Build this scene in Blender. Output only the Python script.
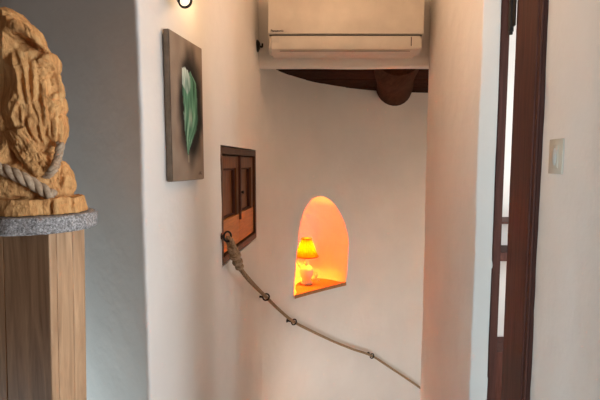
import bpy, bmesh, math, random
from mathutils import Vector, Matrix, noise
from mathutils.bvhtree import BVHTree

for o in list(bpy.data.objects):
    bpy.data.objects.remove(o)
S = bpy.context.scene
COL = S.collection
R = math.radians
PI = math.pi
random.seed(7)

# ------------------------------------------------------------------ camera, world, lights
EYE = Vector((0, 0, 1.6))
PITCH = R(4.9)
FOC = 430.0
cam = bpy.data.cameras.new('camera')
cam.sensor_width = 36
cam.lens = FOC / 600 * 36
cam.clip_start = 0.02
camo = bpy.data.objects.new('camera', cam)
camo.location = EYE
camo.rotation_euler = (R(90) - PITCH, 0, 0)
COL.objects.link(camo)
S.camera = camo
S.view_settings.view_transform = 'Standard'
S.view_settings.look = 'None'
S.view_settings.gamma = 1
S.view_settings.exposure = 0.14
S.view_settings.use_curve_mapping = False
S.cycles.max_bounces = 10
S.cycles.diffuse_bounces = 6
S.cycles.use_denoising = True
S.cycles.sample_clamp_indirect = 0

W = bpy.data.worlds.new('daylight')
S.world = W
W.use_nodes = True
bg = W.node_tree.nodes['Background']
bg.inputs[0].default_value = (0.80, 0.90, 1.0, 1)
bg.inputs[1].default_value = 1.2


def area(name, loc, target, sx, sy, power, col):
    l = bpy.data.lights.new(name, 'AREA')
    l.shape = 'RECTANGLE'
    l.size = sx
    l.size_y = sy
    l.energy = power
    l.color = col
    o = bpy.data.objects.new(name, l)
    o.location = loc
    o.rotation_euler = (Vector(target) - Vector(loc)).to_track_quat('-Z', 'Y').to_euler()
    COL.objects.link(o)
    return o


def bulb(name, loc, power, col, r=0.03):
    l = bpy.data.lights.new(name, 'POINT')
    l.energy = power
    l.color = col
    l.shadow_soft_size = r
    o = bpy.data.objects.new(name, l)
    o.location = loc
    COL.objects.link(o)
    return o


DAY = (0.86, 0.94, 1.0)
area('daylight_side_window', (1.92, -0.05, 1.45), (-0.6, 1.0, 1.4), 0.85, 1.1, 52, DAY)
area('added_low_fill', (-1.47, 1.10, 0.36), (-0.6, 1.25, 0.6), 0.5, 0.5, 9.0, (0.72, 0.92, 1.0))  # added fill, brightens the lower part of the grey wall
area('added_back_fill', (-1.0, -2.45, 1.35), (0.60, 1.4, 1.4), 0.35, 1.1, 195, (0.66, 0.89, 1.0))  # added fill, thrown through the slot onto the right wall edge
area('daylight_downstairs', (1.9, 2.0, -0.75), (-0.1, 2.9, 0.2), 0.7, 0.7, 12, (0.90, 0.97, 1.0))
area('daylight_next_room', (2.95, 1.86, 1.35), (-0.4, 1.1, 1.35), 0.95, 1.4, 35, (0.90, 0.97, 1.0))
area('added_next_room_fill', (1.9, 0.85, 1.5), (1.1, 2.36, 1.4), 0.9, 1.2, 26, (0.95, 0.98, 1.0))  # added fill, whitens the wall behind the door gap
bulb('ceiling_lamp_light', (0.19, 1.60, 2.50), 4.3, (1.0, 0.60, 0.33), 0.05)
bulb('added_passage_fill', (0.16, 1.30, 2.15), 2.2, (1.0, 0.60, 0.33), 0.03)  # added warm fill, reaches the wall below the air conditioner
bulb('stair_lamp_light', (1.80, 2.85, 1.2), 7.5, (1.0, 0.74, 0.50), 0.28)
bulb('added_lower_stair_fill', (0.50, 2.46, -0.14), 4.6, (0.97, 0.98, 0.95), 0.12)  # added neutral fill below the frame, lifts the stair walls
bulb('added_amber_fill', (0.12, 2.62, -0.20), 1.3, (1.0, 0.55, 0.25), 0.10)  # added orange fill for the glow at the stair opening

# ------------------------------------------------------------------ geometry helpers


def ray(px, py):
    r = (px - 300) / FOC
    u = (200 - py) / FOC
    return Vector((r, math.cos(PITCH) + u * math.sin(PITCH), -math.sin(PITCH) + u * math.cos(PITCH)))


def at(px, py, Y):
    d = ray(px, py)
    return EYE + d * (Y / d.y)


def on_plane(px, py, p0, n):
    d = ray(px, py)
    t = (Vector(p0) - EYE).dot(n) / d.dot(n)
    return EYE + d * t


CX, CY, CR = 1.19, 2.19, 1.45        # axis and radius of the round stairwell


def on_cyl(px, py, r=CR):
    d = ray(px, py)
    a = d.x ** 2 + d.y ** 2
    b = -2 * (d.x * CX + d.y * CY)
    c = CX ** 2 + CY ** 2 - r * r
    t = (-b + math.sqrt(b * b - 4 * a * c)) / (2 * a)
    return EYE + d * t


def obj(name, bm, mat=None, parent=None, smooth=False, angle=None):
    me = bpy.data.meshes.new(name)
    bmesh.ops.recalc_face_normals(bm, faces=bm.faces[:])
    bm.to_mesh(me)
    bm.free()
    if mat:
        me.materials.append(mat)
    if smooth or angle:
        for p in me.polygons:
            p.use_smooth = True
    if angle:
        me.set_sharp_from_angle(angle=R(angle))
    o = bpy.data.objects.new(name, me)
    COL.objects.link(o)
    if parent:
        o.parent = parent
        bpy.context.view_layer.update()
        o.matrix_parent_inverse = parent.matrix_world.inverted()
    return o


def thing(name, label, cat, loc=(0, 0, 0), group=None):
    o = bpy.data.objects.new(name, None)
    o.empty_display_size = 0.05
    o.location = loc
    COL.objects.link(o)
    bpy.context.view_layer.update()
    return tag(o, label, cat, group)


def tag(o, label, cat, group=None):
    o['label'] = label
    o['category'] = cat
    if group:
        o['group'] = group
    return o


def struct(o, label=None, cat=None):
    o['kind'] = 'structure'
    if label:
        o['label'] = label
    if cat:
        o['category'] = cat
    return o


def box(bm, c, size, rot=None, bevel=0.0, seg=2):
    m = Matrix.Translation(Vector(c))
    if rot is not None:
        m = m @ rot.to_4x4()
    r = bmesh.ops.create_cube(bm, size=1.0, matrix=m @ Matrix.Diagonal((size[0], size[1], size[2], 1)))
    if bevel > 0:
        es = list({e for v in r['verts'] for e in v.link_edges})
        bmesh.ops.bevel(bm, geom=es, offset=bevel, segments=seg, affect='EDGES', profile=0.5)
    return bm


def frame_from(d, up=Vector((0, 0, 1))):
    """columns: along, out (horizontal normal to the right of travel), up"""
    d = Vector(d).normalized()
    n = d.cross(up).normalized()
    u = n.cross(d).normalized()
    return Matrix((d, n, u)).transposed()


def catmull(pts, n=8):
    P = [Vector(p) for p in pts]
    P = [P[0] * 2 - P[1]] + P + [P[-1] * 2 - P[-2]]
    out = []
    for i in range(1, len(P) - 2):
        for k in range(n):
            t = k / n
            a, b, c, d = P[i - 1:i + 3]
            out.append(0.5 * ((2 * b) + (c - a) * t + (2 * a - 5 * b + 4 * c - d) * t * t + (3 * b - a - 3 * c + d) * t ** 3))
    out.append(P[-2].copy())
    return out


def frames(path):
    T = []
    for i in range(len(path)):
        a = path[max(i - 1, 0)]
        b = path[min(i + 1, len(path) - 1)]
        T.append((b - a).normalized())
    n = T[0].cross(Vector((0.3, 0.2, 0.93)))
    if n.length < 1e-3:
        n = T[0].cross(Vector((1, 0, 0)))
    n.normalize()
    out = []
    for t in T:
        n = (n - t * n.dot(t)).normalized()
        out.append((t, n, t.cross(n)))
    return out


def tube(bm, path, rad, sides=8, closed=False):
    path = [Vector(p) for p in path]
    F = frames(path)
    rings = []
    for i, p in enumerate(path):
        r = rad(i / max(1, len(path) - 1)) if callable(rad) else rad
        t, n, b = F[i]
        rings.append([bm.verts.new(p + (n * math.cos(2 * PI * k / sides) + b * math.sin(2 * PI * k / sides)) * r) for k in range(sides)])
    for i in range(len(rings) - 1):
        for k in range(sides):
            bm.faces.new((rings[i][k], rings[i][(k + 1) % sides], rings[i + 1][(k + 1) % sides], rings[i + 1][k]))
    if not closed:
        bm.faces.new(rings[0][::-1])
        bm.faces.new(rings[-1])
    return bm


def resample(path, step):
    out = [path[0].copy()]
    acc = 0.0
    for a, b in zip(path[:-1], path[1:]):
        L = (b - a).length
        if L < 1e-9:
            continue
        s = step - acc
        while s <= L:
            out.append(a.lerp(b, s / L))
            s += step
        acc = L - (s - step)
    if (out[-1] - path[-1]).length > step * 0.3:
        out.append(path[-1].copy())
    return out


def twisted(bm, path, radius, pitch, strands=3, sides=8, step=None, phase=0.0):
    path = resample([Vector(p) for p in path], step or pitch / 9)
    F = frames(path)
    s = 0.0
    S_ = []
    for i, p in enumerate(path):
        if i:
            s += (p - path[i - 1]).length
        S_.append(s)
    for k in range(strands):
        q = []
        for p, (t, n, b), s in zip(path, F, S_):
            a = phase + 2 * PI * (s / pitch + k / strands)
            q.append(p + (n * math.cos(a) + b * math.sin(a)) * radius * 0.47)
        tube(bm, q, radius * 0.56, sides)
    return bm


def lathe(bm, prof, c, seg=32, axis=None):
    c = Vector(c)
    rot = axis if axis is not None else Matrix.Identity(3)
    rings = []
    for r, z in prof:
        if r < 1e-6:
            rings.append([bm.verts.new(c + rot @ Vector((0, 0, z)))])
        else:
            rings.append([bm.verts.new(c + rot @ Vector((r * math.cos(2 * PI * k / seg), r * math.sin(2 * PI * k / seg), z))) for k in range(seg)])
    for A, B in zip(rings[:-1], rings[1:]):
        for k in range(seg):
            k2 = (k + 1) % seg
            if len(A) == 1 and len(B) > 1:
                bm.faces.new((A[0], B[k2], B[k]))
            elif len(B) == 1 and len(A) > 1:
                bm.faces.new((A[k], A[k2], B[0]))
            elif len(A) > 1:
                bm.faces.new((A[k], A[k2], B[k2], B[k]))
    return bm


def torus(bm, c, rot, R_, r_, seg=28, sides=8, a0=0.0, a1=2 * PI):
    full = abs(a1 - a0 - 2 * PI) < 1e-6
    rings = []
    n = seg if full else seg + 1
    for i in range(n):
        a = a0 + (a1 - a0) * i / seg
        ring = []
        for k in range(sides):
            b = 2 * PI * k / sides
            p = Vector(((R_ + r_ * math.cos(b)) * math.cos(a), (R_ + r_ * math.cos(b)) * math.sin(a), r_ * math.sin(b)))
            ring.append(bm.verts.new(Vector(c) + rot @ p))
        rings.append(ring)
    for i in range(len(rings) if full else len(rings) - 1):
        A, B = rings[i], rings[(i + 1) % len(rings)]
        for k in range(sides):
            bm.faces.new((A[k], A[(k + 1) % sides], B[(k + 1) % sides], B[k]))
    if not full:
        bm.faces.new(rings[0][::-1])
        bm.faces.new(rings[-1])
    return bm


# ------------------------------------------------------------------ materials


class NT:
    def __init__(self, name, rough=0.6, metal=0.0, spec=0.5):
        self.m = bpy.data.materials.new(name)
        self.m.use_nodes = True
        self.t = self.m.node_tree
        self.b = self.t.nodes['Principled BSDF']
        self.b.inputs['Roughness'].default_value = rough
        self.b.inputs['Metallic'].default_value = metal
        self.b.inputs['Specular IOR Level'].default_value = spec

    def n(self, kind, **kw):
        x = self.t.nodes.new(kind)
        for k, v in kw.items():
            if hasattr(x, k):
                setattr(x, k, v)
            else:
                x.inputs[k].default_value = v
        return x

    def l(self, a, b):
        self.t.links.new(a, b)

    def coord(self, scale=(1, 1, 1), rot=(0, 0, 0)):
        c = self.n('ShaderNodeTexCoord')
        m = self.n('ShaderNodeMapping')
        m.inputs['Scale'].default_value = scale
        m.inputs['Rotation'].default_value = rot
        self.l(c.outputs['Object'], m.inputs['Vector'])
        return m.outputs['Vector']

    def noise(self, vec, scale, detail=4, rough=0.55, dist=0.0):
        x = self.n('ShaderNodeTexNoise')
        x.inputs['Scale'].default_value = scale
        x.inputs['Detail'].default_value = detail
        x.inputs['Roughness'].default_value = rough
        x.inputs['Distortion'].default_value = dist
        self.l(vec, x.inputs['Vector'])
        return x.outputs['Fac']

    def ramp(self, fac, stops):
        x = self.n('ShaderNodeValToRGB')
        e = x.color_ramp.elements
        while len(e) < len(stops):
            e.new(0.5)
        for el, (p, c) in zip(e, stops):
            el.position = p
            el.color = (*c, 1)
        self.l(fac, x.inputs['Fac'])
        return x.outputs['Color']

    def bump(self, h, strength=0.3, dist=0.01, prev=None):
        x = self.n('ShaderNodeBump')
        x.inputs['Strength'].default_value = strength
        x.inputs['Distance'].default_value = dist
        self.l(h, x.inputs['Height'])
        if prev is not None:
            self.l(prev, x.inputs['Normal'])
        self.l(x.outputs['Normal'], self.b.inputs['Normal'])
        return x.outputs['Normal']


def plaster(name, c, bump=0.25):
    t = NT(name, 0.88, 0, 0.25)
    v = t.coord()
    lo = tuple(x * 0.94 for x in c)
    t.l(t.ramp(t.noise(v, 3.0, 5), [(0.35, lo), (0.65, c)]), t.b.inputs['Base Color'])
    n1 = t.bump(t.noise(v, 9, 3, 0.5), bump, 0.02)
    t.bump(t.noise(v, 70, 5, 0.6), bump * 0.6, 0.004, n1)
    return t.m


def wood(name, dark, light, scale=(14, 14, 1.4), rot=(0, 0, 0), rough=0.55, knots=False, bump=0.15):
    t = NT(name, rough, 0, 0.35)
    v = t.coord(scale, rot)
    f = t.noise(v, 3.0, 6, 0.6, 1.2)
    col = t.ramp(f, [(0.28, dark), (0.5, tuple((a + b) / 2 for a, b in zip(dark, light))), (0.72, light)])
    if knots:
        v2 = t.coord((1, 1, 0.55))
        vo = t.n('ShaderNodeTexVoronoi')
        vo.inputs['Scale'].default_value = 6.5
        t.l(v2, vo.inputs['Vector'])
        k = t.ramp(vo.outputs['Distance'], [(0.05, (0.16, 0.09, 0.05)), (0.15, (1, 1, 1))])
        mx = t.n('ShaderNodeMix', data_type='RGBA', blend_type='MULTIPLY')
        mx.inputs[0].default_value = 0.85
        t.l(col, mx.inputs[6])
        t.l(k, mx.inputs[7])
        col = mx.outputs[2]
    t.l(col, t.b.inputs['Base Color'])
    t.bump(f, bump, 0.004)
    return t.m


def plain(name, c, rough=0.5, metal=0.0, spec=0.5, bump=0.0, bscale=80):
    t = NT(name, rough, metal, spec)
    v = t.coord()
    t.l(t.ramp(t.noise(v, 14, 3), [(0.3, tuple(x * 0.9 for x in c)), (0.7, c)]), t.b.inputs['Base Color'])
    if bump:
        t.bump(t.noise(v, bscale, 4), bump, 0.003)
    return t.m


M_PLASTER = plaster('white plaster', (0.80, 0.775, 0.74))
M_PLASTER2 = plaster('stair plaster', (0.80, 0.775, 0.74))
M_FLOOR = plain('pale terracotta floor', (0.56, 0.40, 0.28), 0.6)  # pale so the unseen passage floor bounces light up the walls
M_FLOORD = plain('dark terracotta floor', (0.30, 0.15, 0.09), 0.6)  # unseen near floor, kept dark to cut bounce on the pedestal
M_CEIL = plain('dark unseen ceiling', (0.20, 0.12, 0.075), 0.8)  # unseen ceiling, darkened to cut stray bounce light
M_DIM = plain('dark unseen wall', (0.16, 0.10, 0.065), 0.7)  # unseen walls, darkened to keep bounce off the foreground
M_PINE = wood('aged pine', (0.28, 0.155, 0.08), (0.58, 0.37, 0.215), (16, 16, 1.2), knots=True)
M_BROWN = wood('dark brown stain', (0.050, 0.017, 0.012), (0.100, 0.036, 0.026), (20, 20, 1.2), rough=0.62)
M_BROWN.node_tree.nodes['Principled BSDF'].inputs['Specular IOR Level'].default_value = 0.2
M_CAB = wood('cabinet wood', (0.085, 0.028, 0.008), (0.21, 0.072, 0.020), (16, 16, 1.6), rough=0.42)
M_CABL = wood('cabinet rail wood lit', (0.32, 0.11, 0.020), (0.56, 0.215, 0.04), (2.0, 2.0, 18), rough=0.42)  # the lit look of the bottom rail is put into this colour
M_FRAME = wood('cabinet frame wood', (0.05, 0.020, 0.010), (0.13, 0.058, 0.03), (16, 16, 2.0), rough=0.5)
M_BEAM = wood('dark ceiling wood', (0.016, 0.006, 0.004), (0.045, 0.017, 0.010), (4, 4, 20), rough=0.6)
M_LOG = wood('log wood', (0.035, 0.015, 0.009), (0.08, 0.036, 0.021), (12, 1.5, 12), rough=0.6)
for _m in (M_BEAM, M_LOG):
    _m.node_tree.nodes['Principled BSDF'].inputs['Specular IOR Level'].default_value = 0.06
    _m.node_tree.nodes['Principled BSDF'].inputs['Roughness'].default_value = 0.9
M_IRON = plain('black iron', (0.022, 0.018, 0.016), 0.5, 0.6, 0.5, 0.3)
M_STONE = NT('granite', 0.7)
_v = M_STONE.coord()
M_STONE.l(M_STONE.ramp(M_STONE.noise(_v, 230, 4, 0.75), [(0.33, (0.07, 0.065, 0.06)), (0.5, (0.27, 0.255, 0.25)), (0.68, (0.62, 0.6, 0.6))]), M_STONE.b.inputs['Base Color'])
M_STONE.bump(M_STONE.noise(_v, 90, 4), 0.8, 0.006)
M_STONE = M_STONE.m
M_ACW = plain('air conditioner plastic', (0.66, 0.61, 0.54), 0.36, 0, 0.35)
M_ACD = plain('air conditioner shadow gap', (0.06, 0.05, 0.045), 0.6)
M_ACL = plain('air conditioner sticker', (0.60, 0.56, 0.50), 0.5)
M_INK = plain('dark lettering', (0.05, 0.05, 0.055), 0.5)
M_PLATE = plain('switch plastic', (0.62, 0.58, 0.49), 0.5)
M_ROCK = plain('switch rocker', (0.50, 0.48, 0.43), 0.4)
M_WHITE = plain('white glaze', (0.80, 0.74, 0.64), 0.3)


def rope_mat(name, dark, light):
    t = NT(name, 0.9, 0, 0.15)
    v = t.coord()
    f = t.noise(v, 120, 4, 0.7)
    t.l(t.ramp(f, [(0.3, dark), (0.7, light)]), t.b.inputs['Base Color'])
    t.bump(f, 0.5, 0.002)
    return t.m


M_ROPE = rope_mat('hemp rope', (0.22, 0.14, 0.08), (0.46, 0.33, 0.21))
M_ROPE2 = rope_mat('worn grey rope', (0.30, 0.20, 0.125), (0.54, 0.41, 0.29))

# ------------------------------------------------------------------ the setting


def round_poly(poly, radii, seg=6):
    out = []
    n = len(poly)
    for i, p in enumerate(poly):
        p = Vector((p[0], p[1], 0))
        r = radii[i]
        if r <= 0:
            out.append(p)
            continue
        a = Vector((*poly[i - 1][:2], 0)) - p
        b = Vector((*poly[(i + 1) % n][:2], 0)) - p
        r = min(r, a.length * 0.45, b.length * 0.45)
        A = p + a.normalized() * r
        B = p + b.normalized() * r
        for k in range(seg + 1):
            t = k / seg
            out.append(A * (1 - t) ** 2 + p * 2 * t * (1 - t) + B * t * t)
    return out


def plaster_wall(name, poly, z0, z1, radii=None, res=0.05, amp=0.004, mat=None, freq=3.0, dz=None):
    """an upright wall of hand-laid plaster: outline with eased corners, every surface a little wavy"""
    pts = round_poly(poly, radii or [0.0] * len(poly))
    ring = []
    for a, b in zip(pts, pts[1:] + pts[:1]):
        L = (b - a).length
        k = max(1, int(L / res))
        for i in range(k):
            ring.append(a.lerp(b, i / k))
    nz = max(2, int((z1 - z0) / (dz or res)))
    bm = bmesh.new()
    rows = []
    for j in range(nz + 1):
        z = z0 + (z1 - z0) * j / nz
        row = []
        for p in ring:
            q = Vector((p.x, p.y, z))
            d = noise.noise_vector(q * freq) * amp + noise.noise_vector(q * freq * 7) * amp * 0.4
            row.append(bm.verts.new((q.x + d.x, q.y + d.y, z)))
        rows.append(row)
    n = len(ring)
    for A, B in zip(rows[:-1], rows[1:]):
        for k in range(n):
            bm.faces.new((A[k], A[(k + 1) % n], B[(k + 1) % n], B[k]))
    bm.faces.new(rows[0][::-1])
    bm.faces.new(rows[-1])
    return struct(obj(name, bm, mat or M_PLASTER, smooth=True, angle=50))


def slab(name, x0, x1, y0, y1, z0, z1, mat):
    bm = bmesh.new()
    box(bm, ((x0 + x1) / 2, (y0 + y1) / 2, (z0 + z1) / 2), (x1 - x0, y1 - y0, z1 - z0))
    return struct(obj(name, bm, mat))


CEIL = 2.7
A = (-0.397, 1.087)
B = (-0.331, 1.41)
C = (-0.224, 2.42)
wall_left = plaster_wall('wall_left', [(-2.4, 2.56), A, B, C, (-0.250, 2.46), (-0.62, 2.46), (-0.62, 2.75), (-2.4, 2.75)],
                         0, CEIL, [0, 0.016, 0.012, 0.012, 0.0, 0, 0, 0], 0.035, 0.0045)
D = (0.590, 1.434)
E_ = (0.638, 1.400)
plaster_wall('wall_right', [(0.700, 2.40), D, E_, (0.664, 1.44), (0.785, 2.40)], 0, CEIL, [0.02, 0.006, 0.008, 0.01, 0], 0.03, 0.004)
F_ = (0.595, 1.067)
G_ = (0.543, 0.66)
plaster_wall('wall_near', [F_, G_, (1.8, 0.66), (1.8, 0.72), (0.68, 0.74), (0.69, 1.05)], 0, CEIL, [0.006, 0.03, 0, 0, 0.02, 0.01], 0.035, 0.0028)
# the head wall over the door
plaster_wall('wall_over_door', [(0.638, 1.41), (0.595, 1.06), (0.69, 1.06), (0.70, 1.43)], 2.2, CEIL, None, 0.05, 0.002)
# the wall over the stair opening (carries the air conditioner)
bm = bmesh.new()
LZB = at(345, 67.5, 2.4).z
nx, prof = 24, [(2.46, CEIL), (2.46, LZB + 0.014), (2.452, LZB + 0.004), (2.44, LZB), (2.425, LZB), (2.408, LZB + 0.004), (2.400, LZB + 0.014), (2.400, LZB + 0.06), (2.4, 2.3), (2.4, 2.5), (2.4, CEIL)]
rows = []
for i in range(nx + 1):
    x = -0.26 + (0.98 + 0.0) * i / nx
    row = []
    for (y, z) in prof:
        d = noise.noise_vector(Vector((x * 4, y * 4, z * 4))) * 0.004
        row.append(bm.verts.new((x, y + d.y * (y < 2.43), z + (d.z if z < 2.5 else 0))))
    rows.append(row)
for a, b in zip(rows[:-1], rows[1:]):
    for k in range(len(prof)):
        k2 = (k + 1) % len(prof)
        bm.faces.new((a[k], a[k2], b[k2], b[k]))
bm.faces.new(rows[0]); bm.faces.new(rows[-1][::-1])
struct(obj('wall_front', bm, M_PLASTER, smooth=True, angle=50))

# round stairwell wall with its niche
ST_TOP, ST_BOT, OUT = 2.30, -2.6, 2.05
bm = bmesh.new()
th0, th1, nt, nz = R(170.2), R(-8), 90, 60
inner, outer = [], []
for j in range(nz + 1):
    z = ST_BOT + (ST_TOP - ST_BOT) * j / nz
    ri, ro = [], []
    for i in range(nt + 1):
        th = th0 + (th1 - th0) * i / nt
        w = CR + 0.006 * noise.noise(Vector((math.cos(th) * 2.2, math.sin(th) * 2.2, z * 1.8)))
        ri.append(bm.verts.new((CX + w * math.cos(th), CY + w * math.sin(th), z)))
        ro.append(bm.verts.new((CX + OUT * math.cos(th), CY + OUT * math.sin(th), z)))
    inner.append(ri); outer.append(ro)
for j in range(nz):
    for i in range(nt):
        bm.faces.new((inner[j][i], inner[j][i + 1], inner[j + 1][i + 1], inner[j + 1][i]))
        bm.faces.new((outer[j][i], outer[j + 1][i], outer[j + 1][i + 1], outer[j][i + 1]))
    bm.faces.new((inner[j][0], inner[j + 1][0], outer[j + 1][0], outer[j][0]))
    bm.faces.new((inner[j][nt], outer[j][nt], outer[j + 1][nt], inner[j + 1][nt]))
for i in range(nt):
    bm.faces.new((inner[0][i], outer[0][i], outer[0][i + 1], inner[0][i + 1]))
    bm.faces.new((inner[nz][i], inner[nz][i + 1], outer[nz][i + 1], outer[nz][i]))
wall_stair = struct(obj('wall_stair', bm, M_PLASTER2, smooth=True, angle=40))

# niche: arch outline on the round wall, hollowed back into an apse
NAX = Vector((-0.42, 0.907, 0))
Z_SILL_L, Z_SILL_R = 0.674, 0.646
nl = on_cyl(293.5, 298); nr = on_cyl(346, 290)
nl.z, nr.z = Z_SILL_L, Z_SILL_R
arch = [on_cyl(294.6, 280), on_cyl(296.2, 262), on_cyl(297.5, 244), on_cyl(299.3, 228), on_cyl(302.0, 215), on_cyl(306.2, 205), on_cyl(311.5, 198.5),
        on_cyl(318, 195.3), on_cyl(324.5, 195.6), on_cyl(331, 199.5), on_cyl(337, 206.5), on_cyl(342.5, 216), on_cyl(346.8, 228), on_cyl(349, 241),
        on_cyl(348.6, 256), on_cyl(347.4, 273)]
outline = catmull([nl] + arch + [nr], 4)
base = [nr.lerp(nl, t / 8) for t in range(1, 8)]
loop = outline + base
ND = 0.36
cb = (nl + nr) / 2
bm = bmesh.new()
rings = []
secs = [(-0.35, 1.0), (-0.02, 1.0), (0.0, 0.985), (0.03, 0.97)] + [(ND * math.sin(a * PI / 2 / 9), 0.97 * (0.12 + 0.88 * math.cos(a * PI / 2 / 9) ** 0.75)) for a in range(2, 10)]
for d, s in secs:
    ring = []
    for p in loop:
        q = cb + (p - cb) * s
        if d >= 0.03:                                  # the sill stays at its own level
            zb = nl.z + (nr.z - nl.z) * max(0, min(1, (p - nl).dot(nr - nl) / (nr - nl).length_squared))
            q.z = max(cb.z + (p.z - zb) * (0.5 + 0.5 * s) + (zb - cb.z) * s, q.z)
        ring.append(bm.verts.new(q + NAX * d))
    rings.append(ring)
n = len(loop)
for a, b in zip(rings[:-1], rings[1:]):
    for k in range(n):
        bm.faces.new((a[k], a[(k + 1) % n], b[(k + 1) % n], b[k]))
bm.faces.new(rings[0][::-1]); bm.faces.new(rings[-1])
cutter = obj('niche_cutter', bm)


def cut(target, cutter_obj):
    m = target.modifiers.new('cut', 'BOOLEAN')
    m.operation = 'DIFFERENCE'
    m.solver = 'EXACT'
    m.object = cutter_obj
    dg = bpy.context.evaluated_depsgraph_get()
    me = bpy.data.meshes.new_from_object(target.evaluated_get(dg))
    target.modifiers.clear()
    target.data = me
    for p in me.polygons:
        p.use_smooth = True
    me.set_sharp_from_angle(angle=R(42))
    bpy.data.objects.remove(cutter_obj)


cut(wall_stair, cutter)

slab('floor', -2.5, 3.2, -2.9, 1.0, -0.12, 0.0, M_FLOORD)
slab('floor_passage', -2.5, 3.2, 1.0, 2.40, -0.12, 0.0, M_FLOOR)
slab('ceiling', -2.5, 3.2, -2.9, 2.78, CEIL, CEIL + 0.1, M_CEIL)
slab('ceiling_bounce', -0.45, 0.85, 0.95, 2.46, CEIL - 0.02, CEIL - 0.001, M_PLASTER)  # unseen white panel added to bounce warm light down the passage
slab('wall_far_left', -2.5, -1.5, -2.9, 0.82, 0, CEIL, M_DIM)
slab('wall_far_left_above', -2.5, -1.5, 0.82, 1.38, 0.66, CEIL, M_DIM)  # opening under this piece left for the added low fill
slab('wall_far_left_below', -2.5, -1.5, 0.82, 1.38, 0, 0.08, M_DIM)
slab('wall_far_left_end', -2.5, -1.5, 1.38, 2.75, 0, CEIL, M_DIM)
slab('floor_downstairs', -1.0, 3.4, 1.2, 4.4, -2.7, -2.6, M_FLOOR)
slab('wall_downstairs', -0.7, 3.3, 1.2, 1.3, -2.6, -0.12, M_PLASTER)
# unseen wall behind the camera, its slot shaped to narrow the added light, and the room behind it
for i, (x0, x1) in enumerate(((-2.5, -0.25), (-0.14, 1.9))):
    slab('wall_back_%s' % ('left', 'right')[i], x0, x1, -0.66, -0.6, 0, CEIL, M_DIM)
slab('wall_back_over', -0.25, -0.14, -0.66, -0.6, 2.3, CEIL, M_DIM)
slab('wall_rear', -2.5, 1.9, -2.9, -2.8, 0, CEIL, M_DIM)
# right-hand wall of the near room with its window
for nm, y0, y1, z0, z1 in (('front', 0.40, 0.74, 0, CEIL), ('rear', -2.9, -0.50, 0, CEIL), ('below', -0.50, 0.40, 0, 0.85), ('above', -0.50, 0.40, 2.05, CEIL)):
    slab('wall_window_%s' % nm, 1.8, 2.0, y0, y1, z0, z1, M_PLASTER)
bm = bmesh.new()
for (y, z, sy, sz) in ((-0.05, 0.87, 0.9, 0.04), (-0.05, 2.03, 0.9, 0.04), (-0.48, 1.45, 0.04, 1.2), (0.38, 1.45, 0.04, 1.2)):
    box(bm, (1.85, y, z), (0.05, sy, sz), bevel=0.004)
struct(obj('window_1', bm, M_BROWN))

# next room seen through the slit of the door
slab('wall_next_room', 0.80, 3.1, 2.36, 2.42, 0, CEIL, M_PLASTER)
slab('wall_next_room_side', 3.05, 3.15, 0.6, 2.4, 0, CEIL, M_PLASTER)
slab('wall_next_room_near', 1.8, 3.1, 0.66, 0.74, 0, CEIL, M_PLASTER)

# stairwell ceiling: dark boards and one round log
bm = bmesh.new()
for k in range(10):
    y = 2.47 + 0.15 * k
    box(bm, (1.1, y + 0.074, 2.20 + (k % 2) * 0.002), (3.2, 0.146, 0.04), bevel=0.004)
struct(obj('ceiling_stair_boards', bm, M_BEAM))
bm = bmesh.new()
l0 = at(394, 88, 3.75); l1 = Vector((0.60, 2.47, 0))
path = [Vector((0.56, 2.48, 2.235)), Vector((0.63, 2.9, 2.23)), Vector((0.715, 3.3, 2.222)), Vector((0.80, 3.75, 2.21))]
path = catmull(path, 6)
tube(bm, path, lambda t: 0.143 + 0.005 * math.sin(t * 9) , 28)
struct(obj('ceiling_beam', bm, M_LOG, smooth=True, angle=60), 'round dark log beam under the stair ceiling boards', 'beam')

# stair treads winding down
bm = bmesh.new()
for k in range(9):
    a0 = R(172 - 19 * k); a1 = R(172 - 19 * (k + 1))
    z = -0.2 * (k + 1)
    vs = []
    for zz in (z, z - 0.9 if z - 0.9 > -2.6 else -2.6):
        vs.append([bm.verts.new((CX + r * math.cos(a), CY + r * math.sin(a), zz)) for r, a in ((0.35, a0), (1.42, a0), (1.42, (a0 + a1) / 2), (1.42, a1), (0.35, a1))])
    bm.faces.new(vs[0]); bm.faces.new(vs[1][::-1])
    for i in range(5):
        bm.faces.new((vs[0][i], vs[0][(i + 1) % 5], vs[1][(i + 1) % 5], vs[1][i]))
struct(obj('floor_stair_treads', bm, M_FLOOR))

# ------------------------------------------------------------------ door on the right
WD = (Vector((F_[0], F_[1], 0)) - Vector((E_[0], E_[1], 0))).normalized()     # along the door wall, towards the camera
WN = Vector((-WD.y, WD.x, 0))
if WN.x > 0:
    WN = -WN                                                                  # out of the wall, into the passage
DP0 = Vector((E_[0], E_[1], 0))


def on_doorwall(px, py=163, out=0.0):
    return on_plane(px, py, DP0 + WN * out, WN)


def post(bm, a, b, depth, z0, z1, lean_a, lean_b, out=0.0, bevel=0.004):
    """upright board between wall points a and b (far, near), its edges leaning as the old frame does"""
    vs = []
    for z, k in ((z0, -1), (z1, 1)):
        for p, le in ((a, lean_a), (b, lean_b)):
            for d in (out, -depth):
                q = p + WN * d + WD * (le * k)
                vs.append(bm.verts.new((q.x, q.y, z)))
    # z0: a_out a_in b_out b_in ; z1: same
    f = [(0, 1, 3, 2), (4, 6, 7, 5), (0, 4, 5, 1), (2, 3, 7, 6), (0, 2, 6, 4), (1, 5, 7, 3)]
    fs = [bm.faces.new([vs[i] for i in q]) for q in f]
    if bevel:
        bmesh.ops.bevel(bm, geom=list({e for x in fs for e in x.edges}), offset=bevel, segments=2, affect='EDGES')
    return bm


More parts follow.
